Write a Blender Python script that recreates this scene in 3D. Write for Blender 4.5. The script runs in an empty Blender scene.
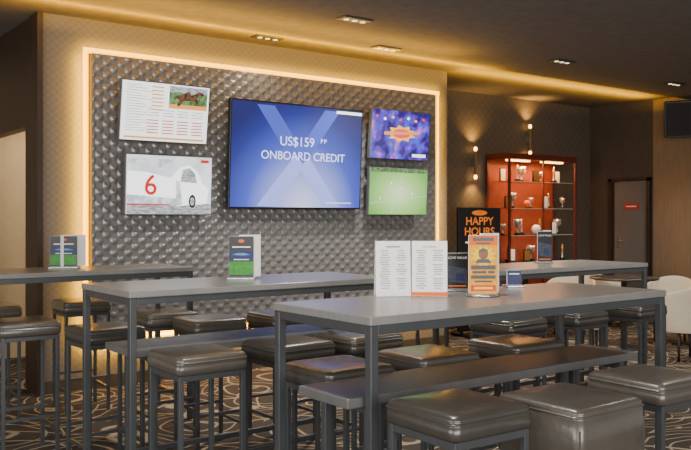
import bpy, bmesh, math, random
from mathutils import Vector, Matrix
random.seed(4)
scene = bpy.context.scene
COL = scene.collection
rad = math.radians

def c(r, g, b):
    def f(v):
        v /= 255.0
        return v/12.92 if v <= 0.04045 else ((v+0.055)/1.055)**2.4
    return (f(r), f(g), f(b), 1.0)

# ------------------------------------------------------------ materials
def mat(name, col, rough=0.5, metal=0.0, var=0.12, scale=12.0, bump=0.0, bscale=60.0,
        emit=None, estr=0.0, stretch=None, coat=0.0):
    m = bpy.data.materials.new(name); m.use_nodes = True
    nt = m.node_tree; N = nt.nodes; L = nt.links
    b = N['Principled BSDF']
    tc = N.new('ShaderNodeTexCoord'); mp = N.new('ShaderNodeMapping')
    L.new(tc.outputs['Object'], mp.inputs[0])
    if stretch: mp.inputs['Scale'].default_value = stretch
    n = N.new('ShaderNodeTexNoise'); n.inputs['Scale'].default_value = scale; n.inputs['Detail'].default_value = 4
    L.new(mp.outputs[0], n.inputs['Vector'])
    r = N.new('ShaderNodeValToRGB')
    r.color_ramp.elements[0].position = 0.3; r.color_ramp.elements[1].position = 0.7
    r.color_ramp.elements[0].color = (col[0]*(1-var), col[1]*(1-var), col[2]*(1-var), 1)
    r.color_ramp.elements[1].color = (min(1, col[0]*(1+var)), min(1, col[1]*(1+var)), min(1, col[2]*(1+var)), 1)
    L.new(n.outputs['Fac'], r.inputs[0]); L.new(r.outputs[0], b.inputs['Base Color'])
    b.inputs['Roughness'].default_value = rough; b.inputs['Metallic'].default_value = metal
    b.inputs['Coat Weight'].default_value = coat
    b.inputs['Coat Roughness'].default_value = 0.2
    if bump > 0:
        n2 = N.new('ShaderNodeTexNoise'); n2.inputs['Scale'].default_value = bscale
        L.new(mp.outputs[0], n2.inputs['Vector'])
        bp = N.new('ShaderNodeBump'); bp.inputs['Strength'].default_value = bump; bp.inputs['Distance'].default_value = 0.01
        L.new(n2.outputs['Fac'], bp.inputs['Height']); L.new(bp.outputs[0], b.inputs['Normal'])
    if emit:
        b.inputs['Emission Color'].default_value = emit; b.inputs['Emission Strength'].default_value = estr
    return m

def scale_paper(name, c0, c1, rough=0.6, px=0.07, pz=0.06):
    """wall covering with a small staggered scale pattern"""
    m = bpy.data.materials.new(name); m.use_nodes = True
    nt = m.node_tree; N = nt.nodes; L = nt.links; b = N['Principled BSDF']
    tc = N.new('ShaderNodeTexCoord'); sp = N.new('ShaderNodeSeparateXYZ'); L.new(tc.outputs['Object'], sp.inputs[0])
    def wave(sock, freq):
        a = N.new('ShaderNodeMath'); a.operation = 'MULTIPLY'; a.inputs[1].default_value = freq; L.new(sock, a.inputs[0])
        s = N.new('ShaderNodeMath'); s.operation = 'COSINE'; L.new(a.outputs[0], s.inputs[0]); return s.outputs[0]
    p = N.new('ShaderNodeMath'); p.operation = 'MULTIPLY'
    L.new(wave(sp.outputs['X'], 2*math.pi/px), p.inputs[0]); L.new(wave(sp.outputs['Z'], 2*math.pi/pz), p.inputs[1])
    mr = N.new('ShaderNodeMapRange'); mr.inputs['From Min'].default_value = -0.7; mr.inputs['From Max'].default_value = 0.7
    L.new(p.outputs[0], mr.inputs['Value'])
    mx = N.new('ShaderNodeMix'); mx.data_type = 'RGBA'; mx.inputs['A'].default_value = c0; mx.inputs['B'].default_value = c1
    L.new(mr.outputs[0], mx.inputs['Factor']); L.new(mx.outputs['Result'], b.inputs['Base Color'])
    bp = N.new('ShaderNodeBump'); bp.inputs['Strength'].default_value = 0.06; bp.inputs['Distance'].default_value = 0.005
    L.new(mr.outputs[0], bp.inputs['Height']); L.new(bp.outputs[0], b.inputs['Normal'])
    b.inputs['Roughness'].default_value = rough
    return m

def crowd_mat(name, s):
    m = bpy.data.materials.new(name); m.use_nodes = True
    nt = m.node_tree; N = nt.nodes; L = nt.links; b = N['Principled BSDF']
    tc = N.new('ShaderNodeTexCoord')
    v = N.new('ShaderNodeTexVoronoi'); v.inputs['Scale'].default_value = 34
    L.new(tc.outputs['Object'], v.inputs['Vector'])
    n = N.new('ShaderNodeTexNoise'); n.inputs['Scale'].default_value = 7; L.new(tc.outputs['Object'], n.inputs['Vector'])
    r = N.new('ShaderNodeValToRGB'); el = r.color_ramp.elements
    el[0].position = 0.38; el[0].color = c(30, 20, 95); el[1].position = 0.72; el[1].color = c(215, 80, 170)
    e = el.new(0.5); e.color = c(78, 46, 170); e = el.new(0.6); e.color = c(64, 84, 205)
    L.new(n.outputs['Fac'], r.inputs[0])
    mx = N.new('ShaderNodeMix'); mx.data_type = 'RGBA'; mx.blend_type = 'MULTIPLY'; mx.inputs['Factor'].default_value = 0.6
    L.new(r.outputs[0], mx.inputs['A']); L.new(v.outputs['Color'], mx.inputs['B'])
    L.new(mx.outputs['Result'], b.inputs['Emission Color']); b.inputs['Emission Strength'].default_value = s
    b.inputs['Base Color'].default_value = (.02, .02, .02, 1)
    return m

def glow(name, col, s=1.0, var=0.02):
    return mat(name, (col[0]*0.3, col[1]*0.3, col[2]*0.3, 1), 0.4, emit=col, estr=s, var=var)

def noisy_glow(name, c0, c1, s, scale=30, stretch=(1, 1, 1)):
    m = bpy.data.materials.new(name); m.use_nodes = True
    nt = m.node_tree; N = nt.nodes; L = nt.links; b = N['Principled BSDF']
    tc = N.new('ShaderNodeTexCoord'); mp = N.new('ShaderNodeMapping'); mp.inputs['Scale'].default_value = stretch
    L.new(tc.outputs['Object'], mp.inputs[0])
    n = N.new('ShaderNodeTexNoise'); n.inputs['Scale'].default_value = scale; L.new(mp.outputs[0], n.inputs['Vector'])
    r = N.new('ShaderNodeValToRGB'); el = r.color_ramp.elements
    el[0].position = 0.4; el[0].color = c0; el[1].position = 0.6; el[1].color = c1
    L.new(n.outputs['Fac'], r.inputs[0]); L.new(r.outputs[0], b.inputs['Emission Color']); b.inputs['Emission Strength'].default_value = s
    b.inputs['Base Color'].default_value = (.02, .02, .02, 1)
    return m

def glow_grad(name, stops, s, center=(0, 0, 0), size=(1, 1, 1)):
    m = bpy.data.materials.new(name); m.use_nodes = True
    nt = m.node_tree; N = nt.nodes; L = nt.links; b = N['Principled BSDF']
    tc = N.new('ShaderNodeTexCoord'); mp = N.new('ShaderNodeMapping')
    mp.inputs['Location'].default_value = [-center[i]/size[i] for i in range(3)]
    mp.inputs['Scale'].default_value = [1/size[i] for i in range(3)]
    L.new(tc.outputs['Object'], mp.inputs[0])
    ln = N.new('ShaderNodeVectorMath'); ln.operation = 'LENGTH'; L.new(mp.outputs[0], ln.inputs[0])
    r = N.new('ShaderNodeValToRGB'); el = r.color_ramp.elements
    el[0].position, el[0].color = stops[0]; el[1].position, el[1].color = stops[-1]
    for p, cc in stops[1:-1]:
        e = el.new(p); e.color = cc
    L.new(ln.outputs['Value'], r.inputs[0])
    L.new(r.outputs[0], b.inputs['Emission Color']); b.inputs['Emission Strength'].default_value = s
    b.inputs['Base Color'].default_value = (0.02, 0.02, 0.02, 1); b.inputs['Roughness'].default_value = 0.35
    return m

def carpet_mat():
    m = bpy.data.materials.new('carpet_swirl'); m.use_nodes = True
    nt = m.node_tree; N = nt.nodes; L = nt.links; b = N['Principled BSDF']
    tc = N.new('ShaderNodeTexCoord')
    nz = N.new('ShaderNodeTexNoise'); nz.inputs['Scale'].default_value = 1.3
    L.new(tc.outputs['Object'], nz.inputs['Vector'])
    mx = N.new('ShaderNodeVectorMath'); mx.operation = 'MULTIPLY_ADD'; mx.inputs[1].default_value = (0.35, 0.35, 0)
    L.new(nz.outputs['Color'], mx.inputs[0]); L.new(tc.outputs['Object'], mx.inputs[2])
    def rings(scale, freq, lo, hi):
        v = N.new('ShaderNodeTexVoronoi'); v.inputs['Scale'].default_value = scale
        L.new(mx.outputs[0], v.inputs['Vector'])
        a = N.new('ShaderNodeMath'); a.operation = 'MULTIPLY'; a.inputs[1].default_value = freq
        L.new(v.outputs['Distance'], a.inputs[0])
        s = N.new('ShaderNodeMath'); s.operation = 'SINE'; L.new(a.outputs[0], s.inputs[0])
        r = N.new('ShaderNodeMapRange'); r.inputs['From Min'].default_value = lo; r.inputs['From Max'].default_value = hi
        L.new(s.outputs[0], r.inputs['Value'])
        return r.outputs[0]
    a1 = rings(1.5, 60, 0.84, 0.97); a2 = rings(1.0, 36, 0.93, 0.99)
    mm = N.new('ShaderNodeMath'); mm.operation = 'MAXIMUM'; L.new(a1, mm.inputs[0]); L.new(a2, mm.inputs[1])
    mixc = N.new('ShaderNodeMix'); mixc.data_type = 'RGBA'
    mixc.inputs['A'].default_value = c(56, 48, 40); mixc.inputs['B'].default_value = c(160, 146, 122)
    L.new(mm.outputs[0], mixc.inputs['Factor'])
    L.new(mixc.outputs['Result'], b.inputs['Base Color'])
    b.inputs['Roughness'].default_value = 0.95
    f = N.new('ShaderNodeTexNoise'); f.inputs['Scale'].default_value = 400
    L.new(tc.outputs['Object'], f.inputs['Vector'])
    bp = N.new('ShaderNodeBump'); bp.inputs['Strength'].default_value = 0.4; bp.inputs['Distance'].default_value = 0.004
    L.new(f.outputs['Fac'], bp.inputs['Height']); L.new(bp.outputs[0], b.inputs['Normal'])
    return m

def glass_mat():
    m = bpy.data.materials.new('clear_glass'); m.use_nodes = True
    nt = m.node_tree; N = nt.nodes; L = nt.links
    out = N['Material Output']
    t = N.new('ShaderNodeBsdfTransparent'); g = N.new('ShaderNodeBsdfGlossy'); g.inputs['Roughness'].default_value = 0.05
    t.inputs[0].default_value = (0.97, 0.98, 0.98, 1)
    fr = N.new('ShaderNodeFresnel'); fr.inputs[0].default_value = 1.12
    mx = N.new('ShaderNodeMixShader'); L.new(fr.outputs[0], mx.inputs[0]); L.new(t.outputs[0], mx.inputs[1]); L.new(g.outputs[0], mx.inputs[2])
    L.new(mx.outputs[0], out.inputs[0])
    return m

M = {}
M['carpet'] = carpet_mat()
M['ceil'] = mat('ceiling_paint', c(102, 98, 96), 0.9, bump=0.05)
M['wall'] = scale_paper('grey_taupe_scale_wallpaper', c(97, 94, 90), c(105, 102, 98))
M['alcove'] = scale_paper('bronze_scale_wallpaper', c(92, 85, 76), c(99, 92, 83), px=0.12, pz=0.12)
M['brown'] = mat('brown_wall_paint', c(68, 60, 52), 0.6, var=0.12)
M['beige'] = mat('beige_wall_paint', c(205, 178, 138), 0.8, var=0.04)
M['tan'] = mat('tan_panelling', c(122, 104, 82), 0.5, var=0.1, stretch=(4, 4, 0.4))
M['wood'] = mat('dark_walnut', c(50, 35, 25), 0.5, var=0.3, scale=6, stretch=(3, 6, 0.5))
M['panel'] = mat('sculpted_panel_silver_grey', c(132, 131, 130), 0.33, metal=0.4, var=0.03)
M['top'] = mat('warm_grey_laminate', c(122, 120, 117), 0.28, var=0.1, scale=7, stretch=(1, 8, 1), bump=0.02)
M['edge'] = mat('grey_laminate_edge', c(90, 89, 88), 0.4, var=0.1)
M['steel'] = mat('graphite_powdercoat', c(70, 72, 74), 0.38, metal=0.3, var=0.06)
M['leather'] = mat('dark_taupe_leather', c(74, 69, 62), 0.33, var=0.14, scale=9, bump=0.15, bscale=40, coat=0.6)
M['leather2'] = mat('dark_charcoal_leather', c(57, 54, 49), 0.33, var=0.14, scale=9, bump=0.15, bscale=40, coat=0.6)
M['black'] = mat('black_plastic', c(20, 20, 22), 0.35, var=0.1)
M['tvgrey'] = mat('silver_grey_plastic', c(90, 92, 95), 0.35, var=0.05)
M['chrome'] = mat('brushed_chrome', c(190, 190, 192), 0.25, metal=0.9, var=0.05)
M['white'] = mat('white_paper', c(240, 238, 234), 0.6, var=0.02)
M['ink'] = mat('grey_ink', c(95, 95, 98), 0.7, var=0.02)
M['inkgreen'] = mat('green_ink', c(140, 170, 125), 0.7, var=0.05)
M['inkpeach'] = mat('peach_ink', c(240, 185, 135), 0.7, var=0.05)
M['orange'] = mat('orange_print', c(230, 105, 0), 0.7, var=0.06)
M['amber'] = mat('amber_print', c(235, 158, 0), 0.7, var=0.15, scale=40)
M['yellow'] = mat('yellow_print', c(248, 200, 10), 0.7, var=0.06)
M['blue'] = mat('blue_print', c(20, 36, 86), 0.5, var=0.35, scale=60)
M['slate'] = mat('slate_photo_print', c(52, 58, 72), 0.5, var=0.4, scale=60)
M['cyan'] = mat('cyan_print', c(90, 135, 185), 0.5, var=0.25, scale=60)
M['green'] = mat('green_print', c(46, 130, 30), 0.5, var=0.35, scale=60)
M['red'] = mat('red_print', c(195, 30, 22), 0.5, var=0.08)
M['skinp'] = mat('portrait_print', c(130, 70, 42), 0.5, var=0.25, scale=50)
M['cream'] = mat('cream_upholstery', c(222, 210, 188), 0.6, var=0.03)
M['cab'] = mat('dark_red_mahogany', c(92, 36, 24), 0.4, var=0.2, stretch=(3, 3, 0.6))
M['cabin'] = mat('cabinet_back_red_orange', c(138, 60, 34), 0.6, var=0.12)
M['gold'] = mat('polished_gold', c(215, 165, 90), 0.3, metal=0.8, var=0.06)
M['silver'] = mat('polished_silver', c(215, 213, 210), 0.28, metal=0.8, var=0.06)
M['glass'] = glass_mat()
M['glassedge'] = mat('glass_shelf_edge', c(190, 205, 195), 0.2, var=0.04)
M['doorgrey'] = mat('grey_door_paint', c(106, 103, 98), 0.5, var=0.04)
M['led'] = glow('warm_led', (1.0, 0.50, 0.01, 1), 3.6)
M['lamp'] = glow('warm_lamp', (1.0, 0.85, 0.6, 1), 2.0)
M['sconceg'] = glow('sconce_lamp', (1.0, 0.5, 0.1, 1), 10.0)

# ------------------------------------------------------------ geometry helpers
def link(o, parent=None, loc=None, rot=None):
    COL.objects.link(o)
    if parent is not None: o.parent = parent
    if loc is not None: o.location = loc
    if rot is not None: o.rotation_euler = rot
    return o

def thing(name, label, cat, loc=(0, 0, 0), rotz=0, rotx=0, group=None):
    e = bpy.data.objects.new(name, None); e.empty_display_size = 0.1
    COL.objects.link(e); e.location = loc; e.rotation_euler = (rotx, 0, rotz)
    e['label'] = label; e['category'] = cat
    if group: e['group'] = group
    return e

def meshobj(name, verts, faces, m, parent=None, loc=(0, 0, 0), rot=(0, 0, 0), smooth=False):
    me = bpy.data.meshes.new(name); me.from_pydata(verts, [], faces); me.update()
    me.materials.append(m)
    if smooth:
        for p in me.polygons: p.use_smooth = True
    return link(bpy.data.objects.new(name, me), parent, loc, rot)

def box(name, size, loc, m, parent=None, bevel=0.003, rot=(0, 0, 0), seg=2):
    bm = bmesh.new(); bmesh.ops.create_cube(bm, size=1.0)
    bmesh.ops.scale(bm, vec=size, verts=bm.verts)
    if bevel > 0:
        bmesh.ops.bevel(bm, geom=list(bm.edges), offset=min(bevel, min(size)*0.45), segments=seg, affect='EDGES', profile=0.5)
    me = bpy.data.meshes.new(name); bm.to_mesh(me); bm.free(); me.materials.append(m)
    return link(bpy.data.objects.new(name, me), parent, loc, rot)

def boxes(name, lst, m, parent=None, loc=(0, 0, 0)):
    V = []; F = []
    for (sx, sy, sz, x, y, z) in lst:
        o = len(V)
        for dx in (-.5, .5):
            for dy in (-.5, .5):
                for dz in (-.5, .5): V.append((x+dx*sx, y+dy*sy, z+dz*sz))
        F += [[o+i for i in f] for f in ((0, 1, 3, 2), (4, 6, 7, 5), (0, 4, 5, 1), (2, 3, 7, 6), (0, 2, 6, 4), (1, 5, 7, 3))]
    return meshobj(name, V, F, m, parent, loc)

def lathe(name, prof, m, parent=None, loc=(0, 0, 0), n=24, rot=(0, 0, 0)):
    V = []; F = []
    for r, z in prof:
        for i in range(n):
            a = 2*math.pi*i/n; V.append((r*math.cos(a), r*math.sin(a), z))
    for j in range(len(prof)-1):
        for i in range(n):
            k = (i+1) % n; F.append((j*n+i, j*n+k, (j+1)*n+k, (j+1)*n+i))
    F.append(tuple(range(n-1, -1, -1))); F.append(tuple((len(prof)-1)*n+i for i in range(n)))
    return meshobj(name, V, F, m, parent, loc, rot, smooth=True)

def poly(name, pts, y, m, parent=None):
    return meshobj(name, [(x, y, z) for x, z in pts], [tuple(range(len(pts)))], m, parent)

def rect(name, x0, x1, z0, z1, y, m, parent=None):
    return poly(name, [(x0, z0), (x1, z0), (x1, z1), (x0, z1)], y, m, parent)

def rects(name, lst, y, m, parent=None):
    V = []; F = []
    for x0, x1, z0, z1 in lst:
        o = len(V); V += [(x0, y, z0), (x1, y, z0), (x1, y, z1), (x0, y, z1)]; F.append((o, o+1, o+2, o+3))
    return meshobj(name, V, F, m, parent)

def each(name, lst, y, m, parent=None):
    for r in lst: rect(name, *r, y, m, parent)

def ellip(cx, cz, rx, rz, n=24, a0=0):
    return [(cx+rx*math.cos(2*math.pi*i/n+a0), cz+rz*math.sin(2*math.pi*i/n+a0)) for i in range(n)]

def text(name, s, size, loc, m, parent=None, sx=1.0, bold=0.0):
    cu = bpy.data.curves.new('txt', 'FONT'); cu.body = s; cu.size = size
    cu.align_x = 'CENTER'; cu.align_y = 'CENTER'; cu.offset = bold; cu.extrude = 0.0004
    t = bpy.data.objects.new('txt', cu); COL.objects.link(t)
    bpy.context.view_layer.update()
    dg = bpy.context.evaluated_depsgraph_get()
    me = bpy.data.meshes.new_from_object(t.evaluated_get(dg))
    bpy.data.objects.remove(t); bpy.data.curves.remove(cu)
    me.transform(Matrix.Scale(sx, 4, (1, 0, 0)))
    me.transform(Matrix.Rotation(math.pi/2, 4, 'X'))
    me.materials.clear(); me.materials.append(m); me.name = name
    return link(bpy.data.objects.new(name, me), parent, loc)

def dup(root, loc, rotz=None, label=None):
    r = root.copy(); COL.objects.link(r); r.location = loc
    if rotz is not None: r.rotation_euler = (root.rotation_euler[0], 0, rotz)
    if label: r['label'] = label
    def rec(src, dst):
        for ch in src.children:
            k = ch.copy(); COL.objects.link(k); k.parent = dst
            rec(ch, k)
    rec(root, r)
    return r

def struct(o): o['kind'] = 'structure'; return o
def sbox(name, x0, x1, y0, y1, z0, z1, m, bevel=0):
    return struct(box(name, (x1-x0, y1-y0, z1-z0), ((x0+x1)/2, (y0+y1)/2, (z0+z1)/2), m, bevel=bevel))

# ------------------------------------------------------------ room
H = 2.91
sbox('floor', -3.5, 10.1, -3, 9.1, -0.1, 0, M['carpet'])
sbox('ceiling', -3.5, 10.1, -3, 5.85, H-0.03, H+0.12, M['ceil'])
sbox('ceiling_recess', -3.5, 10.1, 5.85, 9.1, H+0.03, H+0.12, M['ceil'])
CT = H+0.03
sbox('wall_back', 1.97, 6.27, 6.5, 6.65, 0, CT, M['wall'])
sbox('wall_return', 6.15, 6.27, 6.65, 7.4, 0, CT, M['wall'])
sbox('wall_alcove', 6.15, 10.09, 7.4, 7.52, 0, CT, M['alcove'])
sbox('wall_right', 9.97, 10.09, 6.38, 6.46, 0, CT, M['brown'])
sbox('wall_right_corner', 9.97, 10.09, 7.02, 7.4, 0, CT, M['brown'])
sbox('wall_right_lintel', 9.97, 10.09, 6.46, 7.02, 1.86, CT, M['brown'])
sbox('wall_right_panelling', 9.95, 10.09, 1.0, 6.38, 0, CT, M['tan'])
sbox('wall_left', 1.95, 2.05, 6.65, 6.84, 0, CT, M['wood'])
sbox('wall_left_header', 1.95, 2.05, 6.84, 8.2, 2.09, CT, M['wood'])
sbox('wall_left_end', 1.95, 2.05, 8.2, 9.0, 0, CT, M['wood'])
sbox('wall_side_room', 2.05, 3.6, 8.4, 8.5, 0, CT, M['beige'])
sbox('wall_side_room_end', 3.6, 3.7, 6.65, 8.5, 0, CT, M['beige'])
sbox('wall_far_left', -3.5, 1.95, 9.0, 9.1, 0, CT, M['beige'])
sbox('trim_1', 1.93, 1.972, 6.46, 6.66, 0, CT-0.005, M['wood'])
sbox('baseboard_back', 1.98, 6.27, 6.485, 6.5, 0, 0.1, M['brown'])
sbox('baseboard_alcove', 6.28, 9.94, 7.385, 7.4, 0, 0.1, M['brown'])
struct(boxes('trim_2', [(0.05, 0.05, 1.9, 9.945, 6.44, .95), (0.05, 0.05, 1.9, 9.945, 7.04, .95), (0.05, 0.65, 0.05, 9.945, 6.74, 1.885)], M['wood']))
dr = sbox('door_1', 10.0, 10.05, 6.465, 7.015, 0.0, 1.855, M['doorgrey'])
dh = bpy.data.objects.new('handle', None); link(dh, dr, (-0.035, 0.2, 0.1), (0, 0, rad(-90)))
box('handle_plate', (0.04, 0.01, 0.16), (0, 0.003, 0), M['chrome'], dh, 0.002)
box('lever', (0.12, 0.018, 0.018), (0.05, -0.035, 0), M['chrome'], dh, 0.004)
box('spindle', (0.018, 0.04, 0.018), (0, -0.02, 0), M['chrome'], dh, 0.002)
sg = thing('door_sign', 'small red sign plate on the grey door', 'sign', (9.993, 6.74, 1.52), rotz=rad(-90))
box('sign_plate', (0.22, 0.008, 0.07), (0, 0, 0), M['red'], sg, 0.001)
rect('sign_marking', -0.08, 0.08, -0.008, 0.008, -0.006, M['white'], sg)

# ------------------------------------------------------------ sculpted feature panel
PX0, PX1, PZ0, PZ1 = 2.34, 6.02, 0.43, 2.66
nx, nz = 580, 350
V = []; F = []
for j in range(nz+1):
    for i in range(nx+1):
        x = PX0+(PX1-PX0)*i/nx; z = PZ0+(PZ1-PZ0)*j/nz
        # staggered scalloped scales with a crisp valley between them
        q = math.cos(2*math.pi*x/0.12)*math.cos(2*math.pi*(z+0.006*math.cos(4*math.pi*x/0.12))/0.098)
        h = 0.0095*(max(0, q)**0.7)
        if i in (0, nx) or j in (0, nz): h = 0
        V.append((x, 6.42-h, z))
for j in range(nz):
    for i in range(nx):
        a = j*(nx+1)+i; F.append((a, a+1, a+nx+2, a+nx+1))
wp = thing('feature_wall_panel', 'silver grey sculpted wall panel with staggered scalloped relief', 'wall panel', (0, 0, 0))
meshobj('relief_surface', V, F, M['panel'], wp, smooth=True)
box('panel_backing', (PX1-PX0, 0.076, PZ1-PZ0), ((PX0+PX1)/2, 6.459, (PZ0+PZ1)/2), M['brown'], wp, 0)

led = thing('led_strip_light', 'warm yellow led strip glowing around the sculpted wall panel', 'light strip', (0, 0, 0))
g = 0.01; w = 0.04; gr = 0.075
xa, xb = PX0-g-w, PX1+gr+w
box('led_section', (xb-xa, 0.02, w), ((xa+xb)/2, 6.487, PZ1+g+w/2), M['led'], led, 0)
box('led_section', (xb-xa, 0.02, w), ((xa+xb)/2, 6.487, PZ0-g-w/2), M['led'], led, 0)
box('led_section', (w, 0.02, PZ1-PZ0+2*g), (PX0-g-w/2, 6.487, (PZ0+PZ1)/2), M['led'], led, 0)
box('led_section', (0.025, 0.02, PZ1-PZ0+2*g), (PX1+gr+w/2, 6.487, (PZ0+PZ1)/2), M['led'], led, 0)

# ------------------------------------------------------------ televisions
def tv(label, x, z, w, h, tilt, smat, y=6.3):
    t = thing('television', label, 'television', (x, y, z), rotx=rad(tilt))
    sm = w < 1; b_ = 0.018 if sm else 0.03
    if sm: t['group'] = 'small wall televisions'
    box('tv_housing', (w, 0.045, h), (0, 0, 0), M['tvgrey'] if sm else M['black'], t, 0.006)
    s = box('screen', (w-b_, 0.006, h-b_), (0, -0.023, 0), smat, t, 0)
    box('wall_bracket', (0.18, 0.06, 0.14), (0, 0.05, -0.02), M['black'], t, 0.004)
    return s
Y = -0.0045
def G(n, col, s=1.3): return glow(n, col, s)
gw = G('screen_white', c(240, 242, 240), 2.4); gdk = G('screen_dark', c(40, 42, 50), 1)
ggreen = noisy_glow('screen_green', c(60, 105, 50), c(120, 155, 100), 1.3, 25)
gred = G('screen_red', c(215, 40, 35), 1.3); gor = G('screen_orange', c(240, 160, 80), 1.5); gbr = noisy_glow('screen_brown', c(60, 36, 26), c(130, 82, 52), 1.1, 40)
ggr = noisy_glow('screen_grey', c(140, 145, 152), c(195, 200, 204), 1.4, 18, (1, 1, 3)); gpk = G('screen_pink', c(235, 70, 110), 1.5); gyl = G('screen_yellow', c(252, 180, 20), 2.0)
gpale = G('screen_pale', c(200, 225, 195), 1.5); glg = noisy_glow('screen_light_grey', c(175, 182, 188), c(222, 226, 228), 1.8, 14)
gtx = G('screen_text_blue', c(212, 220, 252), 1.9)

s = tv('wall television showing a horse racing form guide', 2.885, 2.215, 0.77, 0.48, 8, G('screen_form', c(234, 238, 232), 2.2), 6.27)
rect('racetrack_picture', 0.02, 0.36, 0.04, 0.22, Y, ggreen, s)
rect('racetrack_rail', 0.02, 0.36, 0.17, 0.22, Y-.0006, ggr, s)
rect('racetrack_dirt', 0.02, 0.36, 0.04, 0.075, Y-.0006, gor, s)
poly('racehorse_picture', [(0.06, 0.12), (0.09, 0.15), (0.14, 0.155), (0.17, 0.18), (0.2, 0.185), (0.21, 0.155), (0.24, 0.165), (0.285, 0.195), (0.33, 0.175), (0.325, 0.16), (0.29, 0.165), (0.265, 0.13), (0.30, 0.08), (0.28, 0.075), (0.24, 0.115), (0.15, 0.11), (0.11, 0.06), (0.09, 0.065), (0.11, 0.115), (0.08, 0.13)], Y-.0012, gbr, s)
rects('form_lines', [(-0.34, -0.34+0.12+0.05*((k*7) % 3), 0.2-0.021*k, 0.205-0.021*k) for k in range(18)] , Y, ggr, s)
rects('odds_column', [(-0.13, -0.03, 0.195-0.03*k, 0.206-0.03*k) for k in range(7)], Y, gor, s)
rects('result_lines', [(-0.16+0.13*a, -0.06+0.13*a, 0.015-0.022*k, 0.021-0.022*k) for k in range(3) for a in range(4)], Y, ggr, s)
rects('red_results', [(-0.16+0.13*a, -0.06+0.13*a, -0.07-0.025*k, -0.062-0.025*k) for k in range(5) for a in range(4)], Y, gred, s)
rects('footer_bar', [(-0.35, 0.35, -0.215, -0.2)], Y, gor, s)

s = tv('wall television showing a white racing car number 6', 2.935, 1.63, 0.765, 0.49, 3, noisy_glow('screen_track', c(196, 202, 206), c(226, 230, 232), 2.0, 5))
rect('track_surface', -0.37, 0.37, -0.235, -0.15, Y, ggr, s)
poly('racing_car_body', [(-0.37, -0.14), (0.06, -0.17), (0.33, -0.15), (0.35, -0.03), (0.29, 0.02), (0.24, 0.12), (0.17, 0.17), (0.09, 0.15), (0.0, 0.06), (-0.2, 0.1), (-0.37, 0.11)], Y-.0006, gw, s)
poly('racing_car_shading', [(-0.37, -0.14), (0.06, -0.17), (0.08, -0.11), (-0.37, -0.08)], Y-.0009, glg, s)
poly('racing_car_window', [(0.09, 0.03), (0.24, 0.02), (0.22, 0.10), (0.17, 0.145), (0.11, 0.13)], Y-.0012, ggr, s)
poly('racing_car_shading', [(0.05, 0.04), (0.085, 0.03), (0.11, -0.16), (0.05, -0.17)], Y-.0012, glg, s)
poly('racing_car_wheel', ellip(0.2, -0.13, 0.033, 0.055), Y-.0014, gdk, s)
poly('wheel_hub', ellip(0.2, -0.13, 0.02, 0.036), Y-.0018, ggr, s)
text('race_number', '6', 0.23, (-0.17, Y-.0018, -0.01), gred, s, bold=0.002)
each('sponsor_stripe', [(-0.37, 0.0, -0.165, -0.155), (0.27, 0.345, 0.19, 0.215)], Y-.0018, gred, s)
each('sponsor_block', [(-0.37, -0.2, 0.17, 0.205), (-0.12, 0.02, 0.14, 0.21)], Y-.0018, glg, s)

bigm = glow_grad('screen_blue_gradient', [(0.0, c(222, 228, 255)), (0.3, c(160, 172, 244)), (0.6, c(66, 86, 200)), (0.85, c(34, 46, 135)), (1.0, c(22, 30, 100))], 1.5, (0.05, 0, -0.5), (1.0, 1, 1.05))
s = tv('large wall television with blue advertising screen about onboard credit', 4.205, 1.918, 1.44, 0.95, 3, bigm, 6.3)
gx = G('screen_cross_blue', c(76, 94, 196), 1.4); gx2 = G('screen_cross_pale_blue', c(146, 160, 238), 1.5)
poly('cross_graphic', [(-0.46, 0.44), (-0.28, 0.44), (0.04, 0.04), (-0.06, -0.08)], Y, gx, s)
poly('cross_graphic', [(0.44, 0.44), (0.27, 0.44), (-0.04, 0.02), (0.05, -0.08)], Y-.0006, gx, s)
poly('cross_graphic', [(-0.04, 0.02), (0.05, -0.08), (-0.25, -0.45), (-0.44, -0.45)], Y-.0008, gx2, s)
poly('cross_graphic', [(0.1, 0.0), (0.46, -0.45), (0.28, -0.45), (0.0, -0.1)], Y-.0009, gx2, s)
text('advert_text', 'US$159', 0.118, (-0.03, Y-.003, 0.13), gtx, s)
for k in range(2): text('advert_letter', 'P', 0.058, (0.24+0.04*k, Y-.003, 0.15), gtx, s)
text('advert_text', 'ONBOARD CREDIT', 0.106, (0.05, Y-.003, 0.0), gtx, s)
rects('advert_small_print', [(0.3, 0.6, -0.42, -0.412)], Y-.002, gtx, s)
rect('screen_banner', 0.4, 0.7, 0.42, 0.445, Y-.002, gw, s)

s = tv('wall television showing a dark purple crowd and yellow pink emblem', 5.405, 2.185, 0.765, 0.49, 6, crowd_mat('screen_crowd', 2.8), 6.28)
poly('show_emblem', [((0.2 if i % 2 else 0.14)*math.cos(i*math.pi/9), 0.015+(0.085 if i % 2 else 0.06)*math.sin(i*math.pi/9)) for i in range(18)], Y-.0010, gyl, s)
poly('show_emblem', ellip(0, 0.015, 0.12, 0.045), Y-.0014, gpk, s)
poly('show_emblem_band', [(-0.22, -0.005), (0.22, 0.015), (0.22, 0.045), (-0.22, 0.025)], Y-.0018, gor, s)
for k in range(7):
    xx = -0.32+0.1*k
    poly('stage_lamp', ellip(xx, 0.17-0.02*(k % 2), 0.018, 0.014, 10), Y-.0012, (gpk, gw, gyl)[k % 3], s)
rect('show_caption', 0.16, 0.34, -0.21, -0.18, Y-.002, gw, s)
s = tv('wall television showing a bright green playing field', 5.395, 1.623, 0.765, 0.47, 3,
       glow_grad('screen_field_gradient', [(0, c(215, 238, 185)), (0.5, c(165, 212, 120)), (1, c(105, 172, 75))], 1.8, (0, 0, -0.02), (0.42, 1, 0.3)))
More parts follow.
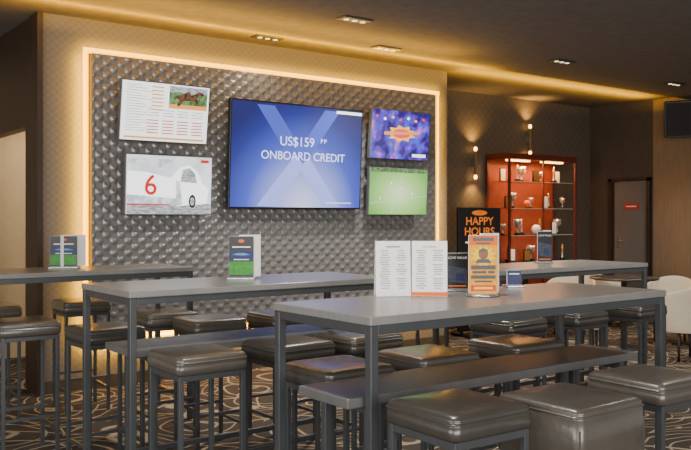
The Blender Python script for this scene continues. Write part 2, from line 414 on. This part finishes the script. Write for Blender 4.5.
rects('crowd_band', [(-0.37, 0.37, 0.19, 0.225)], Y, ggreen, s)
poly('field_line', [(-0.36, -0.12), (0.36, -0.04), (0.36, -0.036), (-0.36, -0.116)], Y, gpale, s)
poly('field_line', [(-0.1, -0.22), (-0.094, -0.22), (0.04, 0.17), (0.035, 0.17)], Y-.0005, gpale, s)
each('player', [(-0.25+0.14*k, -0.242+0.14*k, -0.08+0.05*((k*3) % 4), -0.055+0.05*((k*3) % 4)) for k in range(4)], Y-.001, gw, s)

# ------------------------------------------------------------ furniture
def bar_table(label, x0, x1, y0, y1):
    t = thing('bar_table', label, 'table', ((x0+x1)/2, (y0+y1)/2, 0), group='high bar tables')
    L_, W_ = x1-x0, y1-y0
    box('tabletop', (L_, W_, 0.03), (0, 0, 1.015), M['top'], t, 0.004)
    k = 0.033
    for sx in (-1, 1):
        for sy in (-1, 1):
            box('leg', (k, k, 0.9995), (sx*(L_/2-k/2-.004), sy*(W_/2-k/2-.004), 0.49975), M['steel'], t, 0.003)
    for sy in (-1, 1):
        box('apron_rail', (L_-2*k-.01, 0.028, 0.032), (0, sy*(W_/2-k/2-.004), 0.9835), M['steel'], t, 0.002)
    for sx in (-1, 1):
        box('apron_rail', (0.028, W_-2*k-.01, 0.032), (sx*(L_/2-k/2-.004), 0, 0.9835), M['steel'], t, 0.002)
        box('stretcher', (0.028, W_-2*k-.01, 0.028), (sx*(L_/2-k/2-.004), 0, 0.14), M['steel'], t, 0.002)
    return t
bar_table('grey laminate bar table on graphite steel frame holding menus', 1.725, 3.46, 2.15, 2.76)
bar_table('grey laminate bar table with one advertising card stand', 1.46, 3.0, 3.54, 4.16)
bar_table('grey laminate bar table near the television wall', 0.95, 2.56, 5.1, 5.66)
bar_table('grey laminate bar table with advertising cards near the display cabinet', 3.85, 5.46, 3.54, 4.14)

def bench(label, x0, x1, y0, y1, z=0.755):
    t = thing('high_bench', label, 'bench', ((x0+x1)/2, (y0+y1)/2, 0), group='high benches')
    L_, W_ = x1-x0, y1-y0
    box('bench_top', (L_, W_, 0.035), (0, 0, z-0.0175), M['edge'], t, 0.004)
    k = 0.03
    for sx in (-1, 1):
        for sy in (-1, 1):
            box('leg', (k, k, z-0.035), (sx*(L_/2-.11), sy*(W_/2-k/2-.006), (z-.035)/2), M['steel'], t, 0.003)
        box('end_rail', (0.026, W_-2*k-.014, 0.03), (sx*(L_/2-.11), 0, z-0.052), M['steel'], t, 0.002)
    for sy in (-1, 1):
        box('long_rail', (L_-.22-k, 0.026, 0.028), (0, sy*(W_/2-k/2-.006), 0.2), M['steel'], t, 0.002)
    return t
bench('grey laminate high bench under the table with menus', 1.67, 3.32, 2.205, 2.50)
bench('grey laminate high bench under the table with one card stand', 1.5, 2.97, 3.60, 3.94)
bench('grey laminate high bench beside the display cabinet side table', 3.92, 5.38, 3.60, 3.92)

def cushion(name, w, hh, z0, m, parent):
    def loop(ins, z):
        pts = []; r = max(0.012, 0.028-ins*0.1); s = w/2-ins
        for cx, cy, a0 in ((1, 1, 0), (-1, 1, 90), (-1, -1, 180), (1, -1, 270)):
            for k in range(6):
                a = rad(a0+90*k/5); pts.append((cx*(s-r)+r*math.cos(a), cy*(s-r)+r*math.sin(a), z))
        return pts
    d = 0.075
    prof = [(.010, 0), (.003, .004), (0, .012), (-.002, (hh-d*.4)*.5), (0, hh-d*.42), (.004, hh-d*.38), (-.002, hh-d*.35), (-.004, hh-d*.32), (-.002, hh-d*.29), (.003, hh-d*.26), (.001, hh-d*.2), (.003, hh-d*.12), (.009, hh-d*.04), (.020, hh+d*.01), (.05, hh+d*.05), (.1, hh+d*.075), (.14, hh+d*.08)]
    V = []; F = []; n = 24
    for ins, z in prof: V += loop(ins, z0+z)
    for j in range(len(prof)-1):
        for i in range(n):
            k = (i+1) % n; F.append((j*n+i, j*n+k, (j+1)*n+k, (j+1)*n+i))
    F.append(tuple(range(n-1, -1, -1))); F.append(tuple((len(prof)-1)*n+i for i in range(n)))
    return meshobj(name, V, F, m, parent, smooth=True)

def stool(label, thick=0.08, m='leather', w=0.335):
    t = thing('bar_stool', label, 'stool', (0, 0, 0), group='padded bar stools')
    zt = 0.78; zb = zt-thick
    st = cushion('seat', w, thick*0.97, zb, M[m], t)
    if thick > 0.15:   # vertical seams at the corners of the deep seat
        for sx in (-1, 1):
            for sy in (-1, 1):
                box('seam', (0.006, 0.006, thick*0.6), (sx*(w/2-.006), sy*(w/2-.006), zb+thick*0.36), M[m], st, 0.002)
    k = 0.021; o = w/2-k/2-.01
    for sx in (-1, 1):
        for sy in (-1, 1):
            box('leg', (k, k, zb), (sx*o, sy*o, zb/2), M['steel'], t, 0.002)
    for s_ in (-1, 1):
        box('seat_rail', (2*o-k, 0.018, 0.024), (0, s_*o, zb-0.013), M['steel'], t, 0.002)
        box('seat_rail', (0.018, 2*o-k, 0.024), (s_*o, 0, zb-0.013), M['steel'], t, 0.002)
        box('footrest', (2*o-k, 0.018, 0.018), (0, s_*o, 0.24), M['steel'], t, 0.002)
        box('footrest', (0.018, 2*o-k, 0.018), (s_*o, 0, 0.16), M['steel'], t, 0.002)
    return t
L1 = 'bar stool with padded dark taupe leather seat on steel frame'
L2 = 'bar stool with padded dark charcoal leather seat on steel frame'
pr1 = stool(L1); pr2 = stool(L2, m='leather2')
pr3 = stool('bar stool with extra deep dark taupe leather padded seat', thick=0.2, w=0.345)
used1 = used2 = False
pos = [
    (1.875, 1.895, 2), (2.79, 1.80, 1),
    (1.985, 2.68, 2), (2.475, 2.685, 1), (3.04, 2.68, 1),
    (1.68, 3.32, 1), (2.165, 3.33, 2), (2.59, 3.33, 1),
    (1.665, 4.37, 2), (2.3, 4.38, 1), (2.8, 4.37, 1),
    (1.39, 4.91, 1), (2.22, 4.84, 1), (2.06, 5.87, 1), (1.45, 5.88, 1),
    (3.7, 3.32, 2), (4.3, 3.33, 2), (4.95, 3.33, 2), (4.2, 4.36, 1), (4.85, 4.36, 1)]
for x, y, k in pos:
    rz = rad(random.uniform(-3, 3))
    if k == 1:
        if not used1: pr1.location = (x, y, 0); pr1.rotation_euler = (0, 0, rz); used1 = True
        else: dup(pr1, (x, y, 0), rz)
    else:
        if not used2: pr2.location = (x, y, 0); pr2.rotation_euler = (0, 0, rz); used2 = True
        else: dup(pr2, (x, y, 0), rz)
pr3.location = (2.25, 1.75, 0)

# ------------------------------------------------------------ items on tables
TZ = 1.031
def card_stand(label, x, y, w, h, rz, kind, back=True):
    t = thing('card_stand', label, 'table sign', (x, y, TZ), rotz=rad(rz), group='table card stands')
    if kind == 'orange':
        lathe('stand_base', [(0.073, 0), (0.075, 0.004), (0.073, 0.01), (0.05, 0.012)], M['chrome'], t, n=36)
    else:
        box('stand_base', (w+0.012, 0.085, 0.012), (0, 0, 0.006), M['chrome'], t, 0.003)
    cd = box('card', (w, 0.006, h), (0, -0.012, 0.012+h/2), M['white'], t, 0.001)
    if back: box('back_card', (w, 0.006, h*1.03), (w*0.30, 0.028, 0.012+h*0.515), M['white'], t, 0.001, rot=(0, 0, rad(38)))
    yy = -0.0042
    if kind == 'sport':
        rect('night_print', -w/2+.001, w/2-.001, -h/2+.001, h/2-.001, yy, M['black'], cd)
        rect('stadium_print', -w/2+.003, w/2-.003, -h*.06, h*.14, yy-.0005, M['blue'], cd)
        rect('field_print', -w/2+.003, w/2-.003, -h*.44, -h*.12, yy-.0005, M['green'], cd)
        poly('emblem', ellip(0, h*.38, w*.12, h*.04), yy-.0006, M['orange'], cd)
        poly('floodlight_print', [(-w*.36, h*.05), (-w*.1, h*.09), (w*.1, h*.09), (w*.36, h*.05), (w*.1, h*.03), (-w*.1, h*.03)], yy-.0008, M['cyan'], cd)
        rects('headline_print', [(-w*.36, w*.36, h*.22, h*.25), (-w*.3, w*.3, -h*.08, -h*.06)], yy-.001, M['white'], cd)
    elif kind == 'orange':
        rect('orange_field', -w/2+.001, w/2-.001, -h/2+.001, h/2-.001, yy, M['amber'], cd)
        rect('orange_header', -w/2+.001, w/2-.001, h*.33, h/2-.001, yy-.0006, M['orange'], cd)
        rects('header_print', [(-w*.36, w*.36, h*.40, h*.46), (-w*.25, w*.25, h*.345, h*.375)], yy-.001, M['black'], cd)
        poly('starburst_print', [((w*.46 if i % 2 else w*.3)*math.cos(i*math.pi/12), h*.14+(h*.2 if i % 2 else h*.13)*math.sin(i*math.pi/12)) for i in range(24)], yy-.0007, M['yellow'], cd)
        poly('portrait_print', ellip(0, h*.17, w*.16, h*.085), yy-.001, M['skinp'], cd)
        poly('portrait_shoulders', [(-w*.3, h*.02), (-w*.18, h*.09), (w*.18, h*.09), (w*.3, h*.02)], yy-.0009, M['black'], cd)
        poly('portrait_hair', [(-w*.17, h*.18), (-w*.14, h*.25), (0, h*.28), (w*.14, h*.25), (w*.17, h*.18), (w*.1, h*.22), (-w*.1, h*.22)], yy-.0014, M['black'], cd)
        rects('headline_print', [(-w*.42, w*.42, -h*.09, -h*.02), (-w*.38, w*.1, -h*.16, -h*.115), (w*.16, w*.38, -h*.16, -h*.115), (-w*.42, w*.42, -h*.25, -h*.19), (-w*.3, w*.3, -h*.31, -h*.28)], yy-.001, M['black'], cd)
        rects('offer_print', [(-w*.42, w*.42, -h*.46, -h*.36)], yy-.001, M['red'], cd)
        rects('offer_detail_print', [(-w*.32, w*.32, -h*.43, -h*.39)], yy-.0014, M['yellow'], cd)
    elif kind == 'dark':
        rect('dark_field', -w/2+.001, w/2-.001, -h/2+.001, h/2-.001, yy, M['black'], cd)
        text('headline_print', 'LOVE VALUE', w*.155, (0, yy-.0008, h*.36), M['white'], cd)
        poly('photo_print', [(-w*.45, -h*.3), (w*.45, -h*.38), (w*.45, h*.05), (-w*.45, h*.15)], yy-.0006, M['slate'], cd)
        poly('photo_detail_print', [(-w*.1, -h*.25), (w*.35, -h*.3), (w*.25, -h*.1), (-w*.05, -h*.05)], yy-.0009, M['blue'], cd)
        rects('caption_print', [(-w*.4, w*.4, -h*.45, -h*.41)], yy-.0008, M['orange'], cd)
    elif kind == 'small':
        rect('dark_field', -w/2+.001, w/2-.001, -h/2+.001, h/2-.001, yy, M['blue'], cd)
        rects('small_headline', [(-w*.35, w*.35, h*.2, h*.28)], yy-.0006, M['white'], cd)
    return t
card_stand('round chrome based card stand with yellow orange lettered advertising card', 2.575, 2.455, 0.125, 0.245, -33, 'orange')
card_stand('card stand with black and slate advertising card', 2.66, 2.695, 0.10, 0.16, -33, 'dark', back=False)
card_stand('small card stand with dark blue advertising card', 3.02, 2.68, 0.07, 0.07, -30, 'small', back=False)
card_stand('card stand with black and green sports advertising card', 2.24, 3.90, 0.135, 0.22, -37, 'sport')
card_stand('card stand with black and green sports advertising card', 1.80, 5.45, 0.175, 0.2, -30, 'sport')
card_stand('card stand with dark advertising card', 4.82, 3.98, 0.11, 0.22, -30, 'dark')

def menu(x, y, rz, band, green, seed, label):
    t = thing('menu_card', label, 'menu', (x, y, TZ), rotz=rad(rz), group='white menu cards on the bar table')
    p = box('menu_page', (0.148, 0.003, 0.232), (0, 0, 0.1165), M['white'], t, 0.0005, rot=(rad(-4), 0, 0))
    box('back_page', (0.148, 0.003, 0.232), (0, 0.035, 0.1165), M['white'], t, 0.0005, rot=(rad(8), 0, 0))
    yy = -0.0022
    rects('menu_heading', [(-0.03, 0.03, 0.088, 0.096)], yy, M['inkgreen'] if green else M['inkpeach'], p)
    L = []; rr = random.Random(seed)
    for k in range(17):
        if k in (5, 11): continue
        for cc in (-0.035, 0.035):
            ww = rr.uniform(0.012, 0.024)
            L.append((cc-ww, cc+ww, 0.074-0.0098*k, 0.0768-0.0098*k))
    mt = rects('menu_text', L, yy, M['ink'], p); mt['kind'] = 'stuff'
    if band: rect('menu_band', -0.074, 0.074, -0.114, -0.098, yy-.0003, M['orange'], p)
    for zz in (0.0265, -0.0325): rect('menu_subheading', -0.06, -0.02, zz-.002, zz+.002, yy-.0003, M['inkgreen'] if green else M['inkpeach'], p)
menu(2.255, 2.66, -30, False, True, 4, 'white folded menu card with grey text standing upright')
menu(2.38, 2.572, -42, True, False, 6, 'white folded menu card with orange bottom band')

# ------------------------------------------------------------ display cabinet
CX0, CX1, CY0, CY1, CZ = 7.80, 9.12, 6.98, 7.38, 2.17
cx, cy = (CX0+CX1)/2, (CY0+CY1)/2; W_ = CX1-CX0; D_ = CY1-CY0
cb = thing('display_cabinet', 'dark red mahogany glass display cabinet full of lit trophies', 'cabinet', (cx, cy, 0))
box('cabinet_base', (W_, D_, 0.45), (0, 0, 0.225), M['cab'], cb, 0.004)
box('cabinet_top', (W_, D_, 0.07), (0, 0, CZ-.035), M['cab'], cb, 0.004)
box('cabinet_back', (W_-.02, 0.015, CZ-.52), (0, D_/2-.01, 0.45+(CZ-.52)/2), M['cabin'], cb, 0)
for sx in (-1, 1):
    for sy in (-1, 1):
        box('corner_post', (0.028, 0.028, CZ-.52), (sx*(W_/2-.014), sy*(D_/2-.014), 0.45+(CZ-.52)/2), M['cab'], cb, 0.002)
box('door_stile', (0.02, 0.02, CZ-.52), (0, -D_/2+.016, 0.45+(CZ-.52)/2), M['cab'], cb, 0.002)
shz = [0.80, 1.14, 1.48, 1.82]
for z in shz:
    sh = box('glass_shelf', (W_-.08, D_-.08, 0.008), (0, 0, z), M['glass'], cb, 0)
    box('shelf_edge', (W_-.08, 0.004, 0.009), (0, -(D_-.08)/2-.002, 0), M['glassedge'], sh, 0)
gcl = G('cabinet_lamp_glow', (1, .42, .12, 1), 12)
for sx in (-1, 1):
    box('glass_pane', (0.005, D_-.07, CZ-.53), (sx*(W_/2-.015), 0, 0.45+(CZ-.52)/2), M['glass'], cb, 0)
    box('glass_door', (W_/2-.05, 0.005, CZ-.53), (sx*(W_/4-.005), -D_/2+.012, 0.45+(CZ-.52)/2), M['glass'], cb, 0)
    box('cabinet_lamp', (0.4, 0.06, 0.015), (sx*W_/4, -0.05, CZ-.079), gcl, cb, 0)

def trophy(m, h, label, handles=True, fig=False):
    t = thing('trophy', label, 'trophy', (0, 0, 0), group='trophies in the display cabinet')
    lathe('plinth', [(h*.2, 0), (h*.2, h*.14), (h*.16, h*.16)], M['black'], t)
    if fig:
        lathe('column', [(h*.09, h*.16), (h*.06, h*.2), (h*.05, h*.55), (h*.09, h*.58)], M['silver'], t)
        lathe('figure', [(h*.03, h*.58), (h*.06, h*.66), (h*.08, h*.78), (h*.03, h*.86), (h*.05, h*.92), (h*.03, h*.99)], m, t)
        return t
    lathe('cup', [(h*.12, h*.16), (h*.04, h*.24), (h*.035, h*.42), (h*.08, h*.48), (h*.2, h*.62), (h*.25, h*.82), (h*.28, h), (h*.25, h*.99), (h*.2, h*.7)], m, t)
    if handles:
        for sx in (-1, 1):
            V = []; F = []; n = 12
            for i in range(n+1):
                a = -math.pi/2+math.pi*i/n
                px, pz = sx*(h*.22+h*.16*math.cos(a)), h*.76+h*.16*math.sin(a)
                for q in range(6):
                    b_ = 2*math.pi*q/6
                    V.append((px+h*.02*math.cos(b_)*math.cos(a)*sx, h*.02*math.sin(b_), pz+h*.02*math.cos(b_)*math.sin(a)))
            for i in range(n):
                for q in range(6):
                    r_ = (q+1) % 6; F.append((i*6+q, i*6+r_, (i+1)*6+r_, (i+1)*6+q))
            meshobj('handle', V, F, m, t, smooth=True)
    return t
def ball(m, r, label):
    t = thing('display_ball', label, 'ball', (0, 0, 0))
    lathe('ball_stand', [(r*.6, 0), (r*.6, r*.15), (r*.4, r*.25)], M['black'], t)
    lathe('ball', [(max(.001, r*math.sin(math.pi*i/14)), r*1.15-r*math.cos(math.pi*i/14)) for i in range(15)], m, t)
    return t
def plaque(m, w, h, label):
    t = thing('award_plaque', label, 'plaque', (0, 0, 0))
    box('plaque_frame', (w, 0.015, h), (0, 0, h/2), M['black'], t, 0.002)
    rect('plaque_face', -w/2+.012, w/2-.012, .012, h-.012, -.0085, m, t)
    box('plaque_foot', (w*.4, 0.08, 0.008), (0, 0.03, 0.004), M['black'], t, 0.001)
    return t
tg = trophy(M['gold'], 0.21, 'gold figure trophy on a silver column', fig=True)
ts = trophy(M['silver'], 0.2, 'silver trophy cup with two handles on a glass shelf')
tl = trophy(M['silver'], 0.14, 'low silver trophy cup on a glass shelf')
bo = ball(M['orange'], 0.05, 'orange ball on a black stand in the cabinet')
bw = ball(M['white'], 0.06, 'white ball on a black stand in the cabinet')
pq = plaque(M['white'], 0.11, 0.17, 'black framed white award plaque in the cabinet')
pg = plaque(M['gold'], 0.13, 0.15, 'black framed gold award plaque in the cabinet')
layout = [(tg, pq, pg, ts, tl, pg, tg), (tl, ts, tg, bw, tg, pq, ts), (pg, ts, bo, tl, pq, tg, tl), (pq, tg, ts, pg, tl, tg, pq)]
seen = set()
for r_, row in enumerate(layout):
    for q_, it in enumerate(row):
        loc = (CX0+0.13+0.178*q_, 7.12+0.09*((q_+r_) % 2), shz[r_]+0.0045)
        if it.name in seen: dup(it, loc)
        else: it.location = loc; seen.add(it.name)

# ------------------------------------------------------------ wall sconces
sc = thing('wall_sconce', 'slim up and down wall light glowing warm on bronze wallpaper', 'wall lamp', (7.57, 7.335, 2.05), group='warm wall sconces')
box('sconce_bracket', (0.03, 0.06, 0.08), (0, 0.035, 0), M['tan'], sc, 0.003)
lathe('sconce_body', [(0.014, -0.15), (0.018, -0.148), (0.018, 0.148), (0.014, 0.15)], M['tan'], sc)
for s_ in (-1, 1):
    lathe('sconce_bulb', [(0.012, -0.026), (0.02, -0.014), (0.022, 0), (0.02, 0.014), (0.012, 0.026)], M['sconceg'], sc, loc=(0, 0, s_*0.176))
dup(sc, (8.60, 7.335, 2.40), 0, 'slim up and down wall light glowing above the display cabinet')

# ------------------------------------------------------------ poster stand
ps = thing('poster_stand', 'black freestanding happy hours poster with orange lettering', 'sign', (7.02, 6.75, 0), rotz=rad(-10))
bd = box('poster_board', (0.6, 0.03, 1.42), (0, 0, 0.77), M['black'], ps, 0.004)
for s_ in (-1, 1): box('stand_foot', (0.05, 0.35, 0.03), (s_*0.24, 0, 0.015), M['black'], ps, 0.003); box('stand_upright', (0.03, 0.02, 0.08), (s_*0.24, 0, 0.05), M['black'], ps, 0.002)
gom = mat('poster_orange_glow_print', c(235, 125, 30), 0.5, var=0.25, scale=20, emit=(1, .35, .05, 1), estr=0.08)  # orange print with a faint glow added; the poster is no lamp
poly('poster_emblem', ellip(0, 0.65, 0.11, 0.03), -.0165, gom, bd)
text('poster_text', 'HAPPY', 0.13, (0, -.0165, 0.55), gom, bd, bold=0.002)
text('poster_text', 'HOURS', 0.13, (0, -.0165, 0.43), gom, bd, bold=0.002)
rects('poster_small_text', [(-0.2, 0.2, 0.3, 0.32), (-0.16, 0.16, 0.24, 0.26)], -.0165, M['white'], bd)

# ------------------------------------------------------------ tub chairs, round tables
def tub_chair(label):
    t = thing('tub_chair', label, 'chair', (0, 0, 0), group='cream tub chairs')
    V = []; F = []; nu, nv = 36, 8
    for j in range(nv+1):
        v = j/nv
        for i in range(nu+1):
            a = rad(-120+240*i/nu)
            hgt = 0.54+0.17*(0.5+0.5*math.cos(a*1.3))
            r = 0.215+0.055*v**0.7
            V.append((r*math.sin(a), r*math.cos(a)*1.0, 0.28+(hgt-0.28)*v))
    for j in range(nv):
        for i in range(nu):
            a = j*(nu+1)+i; F.append((a, a+nu+1, a+nu+2, a+1))
    sh = meshobj('tub_back', V, F, M['cream'], t, smooth=True)
    so = sh.modifiers.new('s', 'SOLIDIFY'); so.thickness = 0.02; so.offset = 1
    bv = sh.modifiers.new('b', 'BEVEL'); bv.width = 0.007; bv.segments = 3
    lathe('seat_cushion', [(0.17, 0.29), (0.205, 0.305), (0.215, 0.40), (0.20, 0.435), (0.15, 0.445), (0.02, 0.45)], M['cream'], t, n=36)
    for sx in (-1, 1):
        for sy in (-1, 1):
            lathe('leg', [(0.011, 0), (0.016, 0.295)], M['wood'], t, loc=(sx*0.13, sy*0.13, 0), n=12)
    return t
ch = tub_chair('slim cream tub chair on dark legs')
ch.location = (7.42, 4.42, 0); ch.rotation_euler = (0, 0, rad(150))
for x, y, a in ((6.8, 5.2, 80), (8.35, 5.15, -70), (6.25, 5.85, 60), (7.9, 6.15, -70), (8.9, 6.3, 30)):
    dup(ch, (x, y, 0), rad(a))
def round_table(x, y):
    t = thing('round_cafe_table', 'round dark cafe table on a pedestal among cream chairs', 'table', (x, y, 0), group='round cafe tables')
    lathe('tabletop', [(0.33, 0.715), (0.35, 0.72), (0.35, 0.738), (0.34, 0.742)], M['leather2'], t, n=40)
    lathe('pedestal', [(0.035, 0.02), (0.03, 0.05), (0.03, 0.715)], M['steel'], t)
    lathe('pedestal_base', [(0.22, 0), (0.22, 0.012), (0.05, 0.025)], M['steel'], t, n=32)
    return t
round_table(7.58, 5.2); round_table(7.08, 6.1)

# speaker
sp = thing('wall_speaker', 'black loudspeaker mounted high on tan panelling', 'speaker', (9.73, 5.88, 2.62), rotz=rad(-60), rotx=rad(8))
box('speaker_cabinet', (0.34, 0.26, 0.46), (0, 0, 0), M['black'], sp, 0.012)
box('speaker_grille', (0.3, 0.01, 0.42), (0, -0.132, 0), mat('speaker_grille', c(30, 30, 32), 0.6, bump=0.6, bscale=300), sp, 0.003)
box('speaker_bracket', (0.05, 0.12, 0.05), (0, 0.17, 0), M['black'], sp, 0.003)

# ceiling downlights
def downlight(x, y, zc):
    t = thing('ceiling_downlight', 'slim recessed rectangular downlight in the dark ceiling', 'ceiling lamp', (x, y, zc), group='recessed ceiling downlights')
    box('lamp_frame', (0.27, 0.13, 0.01), (0, 0, -0.005), M['steel'], t, 0.002)
    box('lamp_tray', (0.25, 0.11, 0.004), (0, 0, -0.011), M['black'], t, 0)
    for s_ in (-1, 0, 1): lathe('lamp_bulb', [(0.022, -0.003), (0.022, 0.0)], M['lamp'], t, loc=(s_*0.078, 0, -0.0135))
    return t
dl = [(3.87, 5.02), (4.75, 5.7), (6.5, 5.15), (8.6, 5.25), (2.0, 2.6), (5.2, 2.6)]
p0 = None
for x, y in dl:
    if p0 is None: p0 = downlight(x, y, H-0.03)
    else: dup(p0, (x, y, H-0.03))
dup(p0, (3.82, 6.2, CT))

# ------------------------------------------------------------ lights
def light(kind, name, loc, power, col=(1, .86, .68), rot=(0, 0, 0), size=0.2, sizey=None, spot=None, blend=0.6):
    l = bpy.data.lights.new(name, kind); l.energy = power; l.color = col
    if kind == 'AREA':
        l.size = size
        if sizey: l.shape = 'RECTANGLE'; l.size_y = sizey
    else: l.shadow_soft_size = size
    if spot: l.spot_size = rad(spot); l.spot_blend = blend
    o = bpy.data.objects.new(name, l); COL.objects.link(o); o.location = loc; o.rotation_euler = rot
    return o
for i, (x, y) in enumerate(dl):
    light('SPOT', 'downlight_beam', (x, y, H-0.07), 175 if i != 3 else 110, (1, .94, .86), spot=120, size=0.06)
light('SPOT', 'downlight_beam', (3.82, 6.2, CT-.05), 12, (1, .8, .55), spot=130, size=0.08)
light('AREA', 'window_daylight', (-0.5, -2.4, 1.7), 410, (1, .98, .96), rot=(rad(82), 0, rad(-15)), size=6, sizey=2.2)
light('AREA', 'side_window_daylight', (-3.0, 2.5, 1.7), 150, (1, .98, .96), rot=(rad(85), 0, rad(-90)), size=4, sizey=2)
for px, pz in ((7.57, 2.05), (8.60, 2.40)):
    light('SPOT', 'sconce_up', (px, 7.31, pz+.21), 26, (1, .5, .11), rot=(math.pi, 0, 0), spot=120, size=0.02, blend=1)
    light('SPOT', 'sconce_down', (px, 7.31, pz-.21), 22, (1, .5, .11), spot=120, size=0.02, blend=1)
ledc = (1, .50, .015)
X90 = (rad(90), 0, 0)
light('AREA', 'led_halo', ((xa+xb)/2, 6.42, PZ1+.06), 15, ledc, rot=X90, size=xb-xa, sizey=.03)
light('AREA', 'led_halo', ((xa+xb)/2, 6.42, PZ0-.06), 70, ledc, rot=X90, size=xb-xa, sizey=.03)
light('AREA', 'led_halo', (PX0-.06, 6.42, (PZ0+PZ1)/2), 18, ledc, rot=X90, size=.03, sizey=PZ1-PZ0)
light('AREA', 'led_halo', (PX1+.10, 6.42, (PZ0+PZ1)/2), 14, ledc, rot=X90, size=.03, sizey=PZ1-PZ0)
light('POINT', 'side_room_lamp', (2.9, 7.6, 2.3), 40, (1, .85, .62), size=0.1)
light('AREA', 'cabinet_glow', (cx, 7.12, CZ-.1), 20, (1, .42, .14), size=1.0, sizey=0.1)
for z in shz[:3]:
    light('AREA', 'shelf_fill', (cx, 7.05, z+0.31), 3.2, (1, .56, .3), size=1.0, sizey=0.04)  # fill light added to brighten each shelf; no lamp is built there
light('AREA', 'ceiling_wash_fill', (3.9, 6.0, 2.80), 120, (1, .47, .008), rot=(math.pi, 0, 0), size=5.0, sizey=0.1)  # added unseen uplight for the warm ceiling band; no cove fixture exists
light('AREA', 'ceiling_wash_fill', (3.0, 5.5, 2.60), 34, (1, .5, .03), rot=(math.pi, 0, 0), size=5.0, sizey=0.1)  # added unseen uplight that brightens the edge of the main ceiling
light('AREA', 'ceiling_wash_fill', (8.0, 6.3, 2.76), 46, (1, .48, .015), rot=(math.pi, 0, 0), size=3.4, sizey=0.1)  # added unseen uplight for the ceiling over the alcove

w = bpy.data.worlds.new('world'); scene.world = w; w.use_nodes = True
w.node_tree.nodes['Background'].inputs[0].default_value = (1, 0.98, 0.96, 1)
w.node_tree.nodes['Background'].inputs[1].default_value = 0.45

# ------------------------------------------------------------ camera
cam = bpy.data.cameras.new('camera'); co = bpy.data.objects.new('camera', cam); COL.objects.link(co)
co.location = (0, 0, 1.36); co.rotation_euler = (rad(90), 0, rad(-37))
cam.sensor_width = 36; cam.lens = 36*830/691; cam.shift_y = -0.0101
cam.clip_start = 0.05
scene.camera = co
